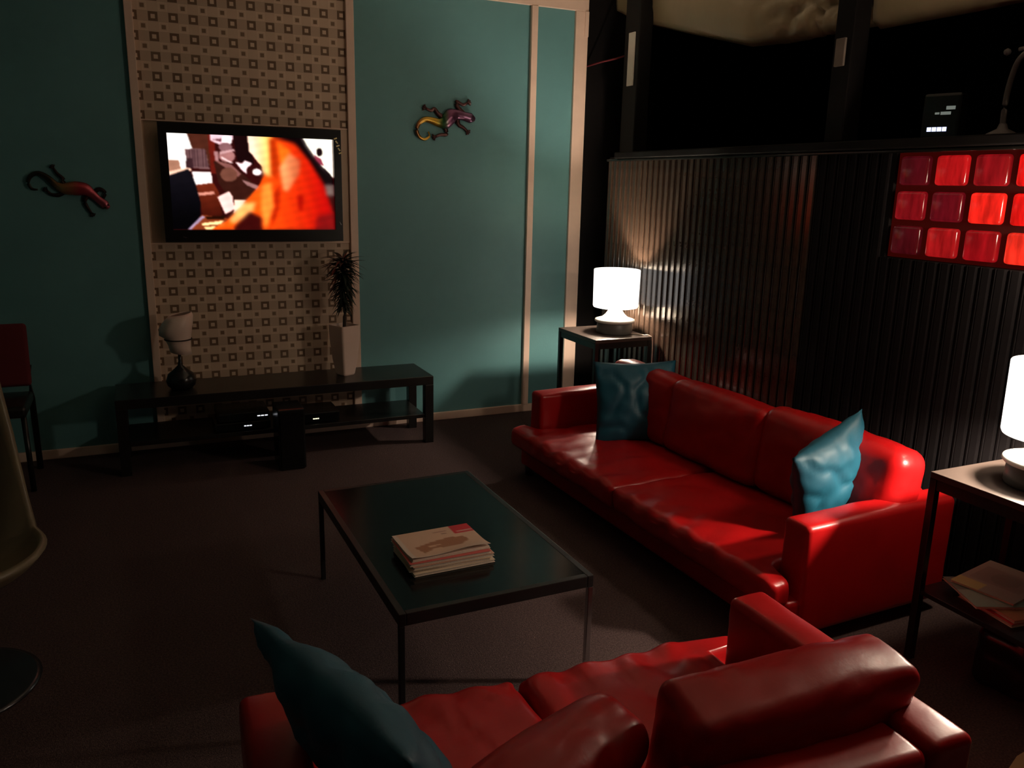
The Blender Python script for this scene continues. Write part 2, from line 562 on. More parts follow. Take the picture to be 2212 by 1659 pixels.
# ================================================================== PLASTIC SHEETS under the ceiling behind the posts
def sheet(name, y0, y1, zfun, label, crinkle):
    verts, faces = [], []
    NU, NV = 90, 30
    for i in range(NU + 1):
        s = i / NU
        yy = y0 + (y1 - y0) * s
        zb = zfun(s)
        for j in range(NV + 1):
            t = j / NV
            zz = zb + (3.10 - zb) * t ** 0.8
            xx = XR + 0.20 + 0.55 * (1 - t) ** 2 * 0.0 + 0.10 * math.sin(t * math.pi) * -0.6 + 0.02 * math.sin(s * 9 + 2 * t)
            xx += 0.25 * t * t
            if j == 0:
                xx += 0.05
                zz += 0.02
            cr = crinkle(s, t)
            if cr > 0:
                d = Vector((s * 22 + t * 9, t * 16 - s * 5, 1.0))
                xx += cr * 0.11 * (abs(noise.noise(d)) - 0.2) + cr * 0.04 * abs(noise.noise(d * 2.3))
            xx += 0.012 * noise.noise(Vector((s * 5, t * 3, 7)))
            verts.append((xx, yy, zz))
    for i in range(NU):
        for j in range(NV):
            a = i * (NV + 1) + j
            faces.append((a, a + 1, a + NV + 2, a + NV + 1))
    me = bpy.data.meshes.new(name)
    me.from_pydata(verts, [], faces)
    me.update()
    o = link(name, me, TARP, None, True)
    md = o.modifiers.new('thickness', 'SOLIDIFY')
    md.thickness = 0.004
    return tag(o, label, 'plastic sheet')
def z1f(s):
    return float(np.interp(s, [0, 0.06, 0.10, 0.22, 0.62, 0.75, 0.895, 1.0], [2.78, 2.72, 2.67, 2.60, 2.370, 2.355, 2.360, 2.35]))
def z2f(s):
    return float(np.interp(s, [0, 0.3, 0.6, 1.0], [2.335, 2.335, 2.37, 2.48]))
sheet('plastic_sheet', 0.02, -2.24, z1f, 'beige plastic sheet sagging between the two dark posts', lambda s, t: math.exp(-((s - 0.86) / 0.14) ** 2 - (t / 0.40) ** 2) + 0.05)
sheet('plastic_sheet', -2.25, -4.6, z2f, 'smooth beige plastic sheet above the red glass blocks', lambda s, t: 0.05)

# ================================================================== SMALL THINGS BY THE POSTS
tag(box('white_strip', (XR + 0.084, XR + 0.094), (-0.395, -0.325), (2.265, 2.595), STRIPW, None, 0.002), 'narrow white strip hanging on the dark corner post', 'strip')
tag(tube('red_cable', [(0.022, 0.02, 2.42), (0.09, -0.06, 2.445), (0.15, -0.15, 2.46), (0.17, -0.255, 2.47)], 0.006, REDFAB, None, 8), 'short red ribbon between teal wall and dark post', 'cable')  # short red cable added for a thin red streak by the post
# clock with lit display on the cap rail
t = thing('digital_clock', 'small black clock with lit white display on cap rail', 'clock', (XR + 0.16, -2.725, RAIL_Z + 0.008), 0.35)
box('body', (-0.045, 0.045), (-0.075, 0.075), (0.0, 0.185), PLASTIC, t, 0.012, 3)
for q in range(4):
    box('digit', (-0.048, -0.0455), (0.046 - q * 0.020 - 0.0165, 0.046 - q * 0.020), (0.032, 0.049), LEDB, t)
for (a, b, z0, z1) in ((-0.055, -0.020, 0.118, 0.132), (-0.040, 0.0, 0.098, 0.110), (0.005, 0.022, 0.100, 0.108)):
    box('label', (-0.0475, -0.0455), (a, b), (z0, z1), PATCHG, t)  # pale green patches with a faint glow put into their material
# bent-neck stand at the right end
t = thing('gooseneck_lamp', 'grey bent-neck lamp standing on cap rail above red blocks', 'lamp', (XR + 0.14, -3.010, RAIL_Z + 0.008))
lathe('base', [(0, 0), (0.055, 0), (0.055, 0.012), (0.02, 0.03), (0.013, 0.05)], GREY, t, 24)
tube('neck', smoothpath([(0, 0, 0.02), (0.0, 0.004, 0.12), (0.0, -0.002, 0.20), (0, -0.022, 0.275), (0, -0.06, 0.31)], 5), 0.011, GREY, t)
lathe('joint', [(0, -0.014), (0.011, -0.008), (0.014, 0), (0.011, 0.008), (0, 0.014)], GREY, t, 14).location = (0, 0.028, 0.315)
tube('arm', smoothpath([(0, -0.02, 0.318), (0, -0.055, 0.318), (0, -0.10, 0.300), (0, -0.135, 0.255)], 5), [0.008] * 10 + [0.014] * 6, GREY, t)

# ================================================================== TELEVISION
tv = thing('television', 'wall-mounted television showing a film, on the tan board', 'television', (-2.242, -0.02, 1.582))
TW, TH = 0.512, 0.331
SW, SH = 0.467, 0.268
zc = 0.006
box('back_case', (-TW + 0.03, TW - 0.03), (-0.045, 0.006), (-TH + 0.03, TH - 0.03), PLASTIC, tv, 0.01)
bm = bmesh.new()
for (x0, x1, z0, z1) in ((-TW, TW, SH + zc, TH), (-TW, TW, -TH, -SH + zc), (-TW, -SW, -SH + zc, SH + zc), (SW, TW, -SH + zc, SH + zc)):
    bm_box(bm, x0, x1, -0.085, -0.040, z0, z1)
bmesh.ops.remove_doubles(bm, verts=bm.verts[:], dist=1e-5)
bez = finish('bezel', bm, PLASTIC, tv)

def film(u, v):
    img = np.zeros(u.shape + (3,))
    img[:] = (0.14, 0.035, 0.035)
    def P(poly, c, c2=None, ax='u', lo=0, hi=1):
        msk = inpoly(u, v, poly)
        if c2 is None:
            img[msk] = c
        else:
            tt = np.clip(((u if ax == 'u' else v) - lo) / (hi - lo), 0, 1)[..., None]
            g = np.array(c) * (1 - tt) + np.array(c2) * tt
            img[msk] = g[msk]
    def E(cu, cv, ru, rv, c):
        img[((u - cu) / ru) ** 2 + ((v - cv) / rv) ** 2 < 1] = c
    # room behind
    P([(0.11, 0), (0.25, 0), (0.25, 0.33), (0.13, 0.3)], (0.22, 0.10, 0.07))
    P([(0, 0), (0.115, 0), (0.14, 0.15), (0.10, 0.28), (0.10, 0.42), (0, 0.42)], (1.0, 0.98, 0.95))
    P([(0, 0.27), (0.06, 0.27), (0.07, 0.37), (0, 0.40)], (0.55, 0.36, 0.28))
    P([(0, 0.39), (0.12, 0.34), (0.13, 0.375), (0, 0.45)], (0.95, 0.72, 0.60))
    P([(0.095, 0.155), (0.215, 0.145), (0.235, 0.36), (0.11, 0.35)], (0.36, 0.24, 0.24))
    st = (np.sin(u * 420) > 0.1) & inpoly(u, v, [(0.10, 0.16), (0.215, 0.15), (0.232, 0.34), (0.115, 0.34)])
    img[st] = (0.20, 0.12, 0.13)
    P([(0.10, 0.25), (0.135, 0.25), (0.14, 0.35), (0.105, 0.35)], (0.16, 0.09, 0.10))
    P([(0.235, 0), (0.275, 0), (0.275, 0.4), (0.24, 0.4)], (0.30, 0.07, 0.05))
    P([(0.25, 0.0), (0.40, 0.0), (0.37, 0.06), (0.30, 0.10), (0.25, 0.06)], (0.85, 0.68, 0.72))
    P([(0.26, 0.05), (0.33, 0.03), (0.31, 0.07)], (0.35, 0.18, 0.2))
    E(0.345, 0.05, 0.03, 0.05, (1.0, 0.92, 0.92))
    P([(0.38, 0.0), (0.47, 0.0), (0.50, 0.3), (0.40, 0.26)], (0.07, 0.025, 0.03))
    P([(0.265, 0.17), (0.29, 0.17), (0.29, 0.3), (0.27, 0.3)], (0.55, 0.36, 0.36))
    P([(0.26, 0.27), (0.33, 0.27), (0.42, 0.38), (0.50, 0.52), (0.52, 0.60), (0.44, 0.70), (0.34, 0.66), (0.28, 0.5)], (0.15, 0.065, 0.05))
    P([(0.26, 0.26), (0.36, 0.30), (0.42, 0.40), (0.40, 0.43), (0.33, 0.34)], (0.42, 0.24, 0.22))
    E(0.345, 0.41, 0.05, 0.075, (0.34, 0.19, 0.15))
    P([(0.42, 0.46), (0.52, 0.52), (0.52, 0.57), (0.45, 0.52)], (0.5, 0.33, 0.32))
    E(0.340, 0.215, 0.048, 0.065, (0.55, 0.34, 0.33))
    P([(0.305, 0.22), (0.375, 0.285), (0.36, 0.29), (0.305, 0.24)], (0.9, 0.75, 0.74))
    E(0.335, 0.125, 0.040, 0.050, (0.42, 0.27, 0.28))
    P([(0.295, 0.175), (0.385, 0.14), (0.388, 0.16), (0.30, 0.20)], (0.72, 0.52, 0.52))
    P([(0.39, 0.28), (0.43, 0.285), (0.445, 0.255), (0.49, 0.285), (0.455, 0.335), (0.45, 0.395), (0.425, 0.36)], (0.98, 0.83, 0.84))
    E(0.515, 0.375, 0.027, 0.035, (1.0, 0.9, 0.88))
    P([(0.13, 0.39), (0.24, 0.385), (0.245, 0.50), (0.145, 0.525)], (1.0, 0.94, 0.92))
    P([(0.145, 0.525), (0.25, 0.50), (0.28, 0.60), (0.29, 0.86), (0.18, 0.86)], (0.34, 0.11, 0.06), (0.16, 0.04, 0.025), 'v', 0.52, 0.9)
    P([(0.15, 0.61), (0.25, 0.59), (0.255, 0.62), (0.155, 0.64)], (0.75, 0.45, 0.38))
    P([(0.27, 0.65), (0.34, 0.585), (0.36, 0.64), (0.365, 0.78), (0.31, 0.83)], (0.95, 0.74, 0.70))
    P([(0.37, 0.68), (0.44, 0.68), (0.42, 0.80), (0.36, 0.84)], (1.0, 0.80, 0.68))
    # dark chair left, keys
    P([(0.0, 0.43), (0.11, 0.36), (0.145, 0.50), (0.168, 0.70), (0.165, 0.84), (0.10, 1.0), (0.0, 1.0)], (0.05, 0.045, 0.06), (0.012, 0.012, 0.02), 'v', 0.45, 0.9)
    P([(0.08, 1.0), (0.175, 0.84), (0.33, 0.88), (0.24, 1.0)], (0.42, 0.16, 0.08))
    P([(0.08, 1.0), (0.17, 0.85), (0.19, 0.86), (0.10, 1.0)], (0.55, 0.45, 0.55))
    P([(0.17, 0.93), (0.30, 0.90), (0.28, 0.94), (0.17, 0.955)], (1.0, 0.85, 0.55))
    P([(0.19, 0.86), (0.31, 0.845), (0.30, 0.89), (0.20, 0.885)], (0.10, 0.04, 0.02))
    P([(0.18, 0.97), (0.25, 0.96), (0.23, 1.0), (0.19, 1.0)], (1.0, 0.8, 0.5))
    # right background
    P([(0.80, 0), (1, 0), (1, 0.42), (0.93, 0.34), (0.86, 0.14)], (1.0, 0.96, 0.86))
    E(0.912, 0.14, 0.020, 0.045, (0.07, 0.03, 0.04))
    P([(0.875, 0.17), (0.92, 0.21), (0.94, 0.29), (0.90, 0.27)], (0.45, 0.14, 0.2))
    # foreground figure in orange
    P([(0.68, 0), (0.81, 0.0), (0.88, 0.22), (0.98, 0.38), (1, 0.46), (1, 0.62), (0.94, 0.55), (0.80, 0.25)], (0.035, 0.008, 0.02))
    P([(0.62, 0.0), (0.76, 0.06), (0.85, 0.25), (0.93, 0.48), (0.99, 0.80), (1.0, 1.0), (0.22, 1.0), (0.32, 0.90), (0.42, 0.72), (0.52, 0.53), (0.56, 0.40)],
      (0.95, 0.27, 0.045), (0.62, 0.02, 0.015), 'u', 0.5, 0.95)
    P([(0.47, 0.0), (0.62, 0.0), (0.625, 0.36), (0.60, 0.42), (0.555, 0.39), (0.545, 0.31), (0.51, 0.24), (0.495, 0.20), (0.472, 0.16)], (0.98, 0.78, 0.66), (1.0, 0.72, 0.28), 'u', 0.50, 0.60)
    P([(0.60, 0.0), (0.645, 0.03), (0.66, 0.22), (0.64, 0.46), (0.60, 0.40)], (0.62, 0.13, 0.02))
    P([(0.645, 0.04), (0.72, 0.12), (0.74, 0.22), (0.66, 0.30)], (0.95, 0.33, 0.06))
    P([(0.655, 0.32), (0.72, 0.16), (0.79, 0.24), (0.78, 0.38), (0.70, 0.58), (0.675, 0.56)], (0.95, 0.56, 0.32), (0.62, 0.22, 0.12), 'u', 0.66, 0.79)
    P([(0.61, 0.60), (0.66, 0.50), (0.64, 0.80), (0.58, 1.0), (0.60, 0.75)], (0.60, 0.09, 0.015))
    P([(0.76, 0.62), (0.80, 0.62), (0.79, 0.80), (0.765, 0.78)], (0.50, 0.03, 0.01))
    P([(0.54, 0.52), (0.60, 0.48), (0.61, 0.75), (0.55, 1.0), (0.53, 0.8)], (1.0, 0.45, 0.14))
    P([(0.33, 0.90), (0.42, 0.72), (0.50, 0.70), (0.47, 0.82), (0.36, 0.93)], (1.0, 0.62, 0.30))
    P([(0.36, 0.96), (0.46, 0.80), (0.53, 0.86), (0.53, 1.0), (0.36, 1.0)], (0.16, 0.03, 0.03))
    P([(0.94, 0.50), (1, 0.5), (1, 0.62), (0.95, 0.62)], (0.35, 0.28, 0.26))
    P([(0.88, 0.85), (1, 0.80), (1, 1), (0.87, 1)], (0.40, 0.035, 0.04))
    soft = blur(blur(img, 3), 2)
    mk = blur(inpoly(u, v, [(0.56, 0.0), (0.80, 0.0), (0.97, 0.42), (1.0, 0.5), (1.0, 1.0), (0.25, 1.0), (0.40, 0.74), (0.54, 0.50)])[..., None].astype(float), 3)
    img = img * (1 - mk) + soft * mk
    n2 = np.sin(u * 57 + v * 31) * np.sin(v * 47 - u * 23)
    img *= (1 + 0.06 * n2)[..., None]
    return np.clip(blur(img, 1) * 1.06, 0, 1.3) ** 1.9
painted('screen', SW * 2, SH * 2, 240, 138, film, SCREEN, tv, lambda x, y: (x, -0.062, y + zc))
for q in range(5):
    o = box('bezel_mark', (-0.010, 0.010), (-0.0865, -0.085), (-0.004, 0.004), GOLD, tv)  # small tilted gold marks on the bezel
    o.location = (SW + 0.012 + q * 0.007, 0, TH - 0.050 - q * 0.021)
    o.rotation_euler = (0, 0.9 if q % 2 else -0.35, 0)
for (x, z, a) in ((SW + 0.030, -SH + 0.045, 1.1), (-SW + 0.06, -TH + 0.028, 0.25)):
    o = box('chrome_bar', (-0.011, 0.011), (-0.0865, -0.085), (-0.003, 0.003), CHROME, tv)  # small tilted chrome bars on the bezel
    o.location = (x, 0, z)
    o.rotation_euler = (0, a, 0)

# ================================================================== LIZARD WALL ORNAMENTS
def mat_lizard(name, stops, x0, x1):
    m, nt, b = newmat(name)
    tc = nt.nodes.new('ShaderNodeTexCoord')
    s = nt.nodes.new('ShaderNodeSeparateXYZ')
    nt.links.new(tc.outputs['Object'], s.inputs[0])
    r = nt.nodes.new('ShaderNodeMapRange')
    r.inputs['From Min'].default_value = x0
    r.inputs['From Max'].default_value = x1
    nt.links.new(s.outputs[0], r.inputs['Value'])
    cr = nt.nodes.new('ShaderNodeValToRGB')
    e = cr.color_ramp.elements
    e[0].position, e[0].color = stops[0][0], (*stops[0][1], 1)
    e[1].position, e[1].color = stops[-1][0], (*stops[-1][1], 1)
    for p, c in stops[1:-1]:
        k = e.new(p)
        k.color = (*c, 1)
    nt.links.new(r.outputs[0], cr.inputs[0])
    nt.links.new(cr.outputs[0], b.inputs['Base Color'])
    b.inputs['Metallic'].default_value = 0.75
    b.inputs['Roughness'].default_value = 0.28
    return m

def lizard(name, label, loc, sc, cx, cy, body, brad, legs, m, mleg):
    t = thing(name, label, 'wall ornament', loc)
    f = lambda p, d=0.0: Vector(((p[0] - cx) * sc, -0.012 - d, -(p[1] - cy) * sc))
    path = smoothpath([f(p, 0.008) for p in body], 6)
    rr = lerplist([b * sc * 1.3 for b in brad], len(path))
    tube('body', path, rr, m, t, 12, (Vector((0, 1, 0)), 0.55))
    for lg in legs:
        pth = smoothpath([f(p, 0.002) for p in lg], 4)
        L = tube('leg', pth, lerplist([40 * sc, 30 * sc, 20 * sc], len(pth)), mleg, t, 8, (Vector((0, 1, 0)), 0.6))
        a, e = f(lg[-2]), f(lg[-1])
        d = (e - a).normalized()
        for k in range(4):
            an = (k - 1.5) * 0.55
            dd = Vector((d.x * math.cos(an) - d.z * math.sin(an), 0, d.x * math.sin(an) + d.z * math.cos(an)))
            tube('toe', [e - d * 8 * sc, e + dd * 34 * sc, e + dd * 62 * sc], [12 * sc, 11 * sc, 15 * sc], mleg, L, 6)
    h = f(body[0], 0.008)
    for s in (-1, 1):
        nrm = (f(body[1]) - f(body[0])).normalized()
        pr = Vector((-nrm.z, 0, nrm.x)) * s
        o = lathe('eye', [(0, -0.006), (0.006, 0), (0, 0.006)], mleg, t, 10)
        o.location = h + nrm * 45 * sc + pr * 32 * sc + Vector((0, -0.012, 0))
    return t

LZ1 = mat_lizard('painted_metal_purple', [(0, (0.26, 0.11, 0.05)), (0.12, (0.50, 0.30, 0.05)), (0.32, (0.55, 0.34, 0.04)), (0.44, (0.05, 0.22, 0.08)), (0.54, (0.20, 0.07, 0.14)), (1, (0.16, 0.09, 0.16))], -0.20, 0.20)
LZ1L = mat('bronze_purple_metal', (0.09, 0.035, 0.035), 0.38, metal=0.6)
lizard('lizard_ornament', 'purple and gold metal lizard on teal wall right of television', (-1.022, 0.0, 2.012), 0.000405, 930, 750,
       [(1425, 715), (1350, 700), (1230, 675), (1120, 660), (1010, 690), (920, 780), (820, 800), (700, 770), (580, 760), (480, 820), (440, 920), (480, 1020), (570, 1060), (650, 1010), (630, 940)],
       [22, 62, 52, 62, 92, 84, 52, 40, 32, 27, 24, 20, 17, 13, 8],
       [[(1240, 640), (1130, 540), (1110, 460), (1220, 500), (1300, 470)], [(1130, 720), (1150, 810), (1230, 850), (1290, 900)],
        [(900, 720), (800, 660), (740, 590), (680, 620), (600, 590)], [(880, 830), (930, 890), (940, 970), (840, 980), (760, 1010)]], LZ1, LZ1L)
LZ2 = mat_lizard('painted_metal_red', [(0, (0.04, 0.04, 0.03)), (0.30, (0.06, 0.05, 0.03)), (0.44, (0.45, 0.26, 0.10)), (0.56, (0.62, 0.20, 0.10)), (0.66, (0.65, 0.08, 0.10)), (1, (0.55, 0.14, 0.20))], -0.19, 0.19)
LZ2L = mat('blackened_metal', (0.03, 0.015, 0.012), 0.45, metal=0.6)
lizard('lizard_ornament', 'red and black metal lizard on dark teal wall left of television', (-3.232, 0.0, 1.535), 0.000325, 1010, 760,
       [(1620, 1060), (1560, 1000), (1450, 900), (1370, 820), (1270, 750), (1130, 735), (960, 740), (840, 680), (720, 560), (600, 500), (490, 545), (440, 650), (480, 750), (570, 765)],
       [22, 58, 48, 58, 84, 92, 70, 44, 36, 30, 26, 22, 18, 10],
       [[(1400, 800), (1500, 740), (1580, 800), (1540, 900)], [(1300, 850), (1250, 950), (1290, 1060), (1340, 1150)],
        [(930, 700), (960, 590), (880, 500), (830, 410)], [(960, 790), (870, 850), (760, 840), (700, 780)]], LZ2, LZ2L)

# ================================================================== TV BENCH and what stands on it
BX0, BX1, BY0, BY1, BH = -3.085, -1.270, -0.485, -0.085, 0.435
t = thing('tv_bench', 'long black low bench with lower shelf below the television', 'bench', ((BX0 + BX1) / 2, (BY0 + BY1) / 2, 0))
hx, hy = (BX1 - BX0) / 2, (BY1 - BY0) / 2
box('top', (-hx, hx), (-hy, hy), (BH - 0.055, BH), BLACKW, t, 0.003)
for sx in (-1, 1):
    for sy in (-1, 1):
        x0, y0 = sx * hx, sy * hy
        box('leg', tuple(sorted((x0, x0 - sx * 0.055))), tuple(sorted((y0, y0 - sy * 0.055))), (0, BH - 0.055), BLACKW, t, 0.002)
box('shelf', (-hx + 0.056, hx - 0.056), (-hy + 0.01, hy - 0.01), (0.165, 0.190), BLACKW, t, 0.002)

def avbox(x0, x1, h, y0, label, leds, zt=0.1905):
    t = thing('media_box', label, 'media player', ((x0 + x1) / 2, y0, zt))
    w2 = (x1 - x0) / 2
    box('case', (-w2, w2), (0, 0.24), (0.006, h), PLASTIC, t, 0.004)
    for s in (-1, 1):
        box('foot', (s * (w2 - 0.03) - 0.01, s * (w2 - 0.03) + 0.01), (0.02, 0.04), (0, 0.006), PLASTIC, t)
    box('front_panel', (-w2 + 0.008, w2 - 0.008), (-0.003, -0.0005), (0.012, h - 0.008), GLOSS, t)
    for (lx, lz, lw, m) in leds:
        x = lx - (x0 + x1) / 2
        for q in range(3):
            box('indicator', (x - lw + q * lw * 0.7, x - lw + q * lw * 0.7 + lw * 0.55), (-0.005, -0.0032), (lz - 0.003, lz + 0.003), m, t)
    return t
avbox(-2.58, -2.27, 0.052, -0.46, 'flat black media box with faint lights on bench shelf', [(-2.40, 0.030, 0.022, LED)])
avbox(-2.56, -2.275, 0.055, -0.455, 'black player stacked on top of the flat media box', [(-2.315, 0.030, 0.030, LED)], 0.1905 + 0.0525)
avbox(-2.10, -1.86, 0.065, -0.45, 'black receiver with a yellow light at right of bench shelf', [(-2.005, 0.030, 0.018, LEDY)])
t = thing('speaker', 'black floor speaker standing in front of tv bench', 'speaker', (-2.19, -0.60, 0))
box('cabinet', (-0.075, 0.075), (-0.10, 0.10), (0.004, 0.36), PLASTIC, t, 0.008)
box('grille', (-0.066, 0.066), (-0.106, -0.1005), (0.02, 0.345), WOODD, t, 0.003)
for sx in (-1, 1):
    for sy in (-1, 1):
        box('foot', (sx * 0.055 - 0.01, sx * 0.055 + 0.01), (sy * 0.08 - 0.01, sy * 0.08 + 0.01), (0, 0.004), PLASTIC, t)

# potted dracaena
t = thing('potted_plant', 'dark spiky plant in tall white tapered pot on tv bench', 'plant', (-1.775, -0.26, BH), 0.45)
bm = bmesh.new()
def ringsq(h, z, r=0.012):
    out = []
    for sx, sy in ((1, 1), (-1, 1), (-1, -1), (1, -1)):
        for k in range(4):
            a = math.atan2(sy, sx) - math.pi / 4 + k / 3 * math.pi / 2
            out.append(bm.verts.new((sx * (h - r) + r * math.cos(a), sy * (h - r) + r * math.sin(a), z)))
    return out
rs = [ringsq(0.040, 0.0), ringsq(0.045, 0.008), ringsq(0.058, 0.10), ringsq(0.068, 0.22), ringsq(0.071, 0.315), ringsq(0.064, 0.315), ringsq(0.060, 0.285)]
for a, b in zip(rs[:-1], rs[1:]):
    for k in range(16):
        bm.faces.new((a[k], a[(k + 1) % 16], b[(k + 1) % 16], b[k]))
bm.faces.new(rs[0][::-1])
finish('pot', bm, WHITEP, t, False)
box('soil', (-0.059, 0.059), (-0.059, 0.059), (0.27, 0.287), SOIL, t)
tube('stem', smoothpath([(0, 0, 0.28), (0.004, 0, 0.40), (-0.004, 0.004, 0.55), (0.006, 0, 0.70)], 4), lerplist([0.012, 0.010, 0.009, 0.006], 13), TRUNK, t)
def leafmesh(L, wd, droop):
    verts, faces = [], []
    N = 7
    for i in range(N + 1):
        s = i / N
        wv = wd * math.sin(math.pi * min(1, 0.12 + s * 0.88)) ** 0.8 * (1 - 0.25 * s)
        x = L * s
        z = L * 0.25 * s - droop * s * s * L
        verts += [(x, -wv, z + wv * 0.35), (x, 0, z), (x, wv, z + wv * 0.35)]
    for i in range(N):
        a = i * 3
        faces += [(a, a + 3, a + 4, a + 1), (a + 1, a + 4, a + 5, a + 2)]
    me = bpy.data.meshes.new('leaf')
    me.from_pydata(verts, [], faces)
    me.update()
    me.materials.append(LEAF)
    return me
lms = [leafmesh(0.165, 0.016, 0.45), leafmesh(0.145, 0.015, 0.85), leafmesh(0.120, 0.015, 0.60)]
for i in range(230):
    s = i / 229
    z = 0.40 + 0.315 * s ** 0.75
    o = link('leaf', lms[i % 3], LEAF, t, True)
    o.location = (0.004 * math.sin(i), 0.004 * math.cos(i), z)
    sc = 0.50 + 0.42 * s + random.uniform(-0.1, 0.1)
    if s > 0.93:
        sc *= 0.75
    o.scale = (sc, sc, sc)
    o.rotation_euler = (random.uniform(-0.2, 0.2), 0.35 - 0.85 * s ** 1.5 + random.uniform(-0.3, 0.3), i * 2.39996)

# small unlit lamp with flared cream shade
t = thing('small_lamp', 'small unlit lamp with crooked cream shade on tv bench', 'lamp', (-2.735, -0.30, BH))
lathe('base', [(0, 0), (0.055, 0), (0.075, 0.02), (0.082, 0.05), (0.070, 0.085), (0.035, 0.115), (0.014, 0.135), (0.009, 0.16), (0.009, 0.24), (0, 0.24)], PLASTIC, t, 28)
bm = bmesh.new()
rings = []
for (r, z, dx) in ((0.058, 0.205, 0.010), (0.060, 0.245, 0.004), (0.070, 0.285, -0.004), (0.088, 0.325, -0.012), (0.090, 0.365, -0.006), (0.075, 0.410, 0.012), (0.058, 0.430, 0.022)):
    rings.append([bm.verts.new((dx + r * math.cos(a) * (1 + 0.05 * math.sin(3 * a)), r * math.sin(a), z + 0.16 * r * math.cos(a) * (1 if z > 0.3 else -0.9))) for a in [2 * math.pi * k / 28 for k in range(28)]])
for a, b in zip(rings[:-1], rings[1:]):
    for k in range(28):
        bm.faces.new((a[k], a[(k + 1) % 28], b[(k + 1) % 28], b[k]))
o = finish('shade', bm, WHITEP, t, True)
o.modifiers.new('thickness', 'SOLIDIFY').thickness = 0.003
tube('band', [(0.064 * math.cos(2 * math.pi * k / 28) * 1.12, 0.064 * math.sin(2 * math.pi * k / 28) * 1.12, 0.287) for k in range(29)], 0.004, TRUNK, t, 6)

# ================================================================== COFFEE TABLE
TX0, TX1, TY0, TY1, TZ = -2.318, -1.660, -3.165, -2.082, 0.388
t = thing('coffee_table', 'low black glass coffee table with thin metal legs', 'table', ((TX0 + TX1) / 2, (TY0 + TY1) / 2, 0), 0.012)
hx, hy = (TX1 - TX0) / 2, (TY1 - TY0) / 2
box('glass_top', (-hx + 0.012, hx - 0.012), (-hy + 0.012, hy - 0.012), (TZ - 0.010, TZ - 0.001), GLOSS, t, 0.001)
for s in (-1, 1):
    box('side_rail', tuple(sorted((s * hx, s * (hx - 0.022)))), (-hy, hy), (TZ - 0.040, TZ), DKMETAL if s < 0 else CHROME if False else DKMETAL, t, 0.002)
    box('end_rail', (-hx + 0.0225, hx - 0.0225), tuple(sorted((s * hy, s * (hy - 0.022)))), (TZ - 0.040, TZ), DKMETAL, t, 0.002)
    if s > 0:
        box('rail_highlight', (hx + 0.0003, hx + 0.002), (-hy + 0.01, hy - 0.01), (TZ - 0.012, TZ - 0.002), CHROME, t)  # bright chrome strip added as the highlight along this one rail
    for q in (-1, 1):
        box('leg', tuple(sorted((s * hx, s * (hx - 0.018)))), tuple(sorted((q * hy, q * (hy - 0.018)))), (0, TZ - 0.0405), CHROME if (s > 0 and q < 0) else DKMETAL, t, 0.002)

# ================================================================== SIDE TABLES
def side_table(label, x0, x1, y0, y1, H, shelf):
    t = thing('side_table', label, 'table', ((x0 + x1) / 2, (y0 + y1) / 2, 0), 0, 'matching dark side tables')
    hx, hy = (x1 - x0) / 2, (y1 - y0) / 2
    box('top', (-hx, hx), (-hy, hy), (H - 0.022, H), TABLETOP, t, 0.002)
    for s in (-1, 1):
        for q in (-1, 1):
            box('leg', tuple(sorted((s * hx, s * (hx - 0.026)))), tuple(sorted((q * hy, q * (hy - 0.026)))), (0, H - 0.0225), BLACKW, t, 0.002)
    for s in (-1, 1):
        box('apron', (-hx + 0.027, hx - 0.027), tuple(sorted((s * (hy - 0.004), s * (hy - 0.020)))), (H - 0.060, H - 0.0225), BLACKW, t)
        box('apron', tuple(sorted((s * (hx - 0.004), s * (hx - 0.020)))), (-hy + 0.027, hy - 0.027), (H - 0.060, H - 0.0225), BLACKW, t)
    if shelf:
        box('shelf', (-hx + 0.006, hx - 0.006), (-hy + 0.006, hy - 0.006), (shelf - 0.018, shelf), BLACKW, t, 0.002)
    return t
ST = 0.700
side_table('dark side table with a lit lamp in the far corner', -0.395, 0.014, -0.977, -0.487, ST, None)
side_table('dark side table with lamp and magazines beside near sofa arm', -0.527, -0.060, -3.960, -3.461, ST, 0.27)

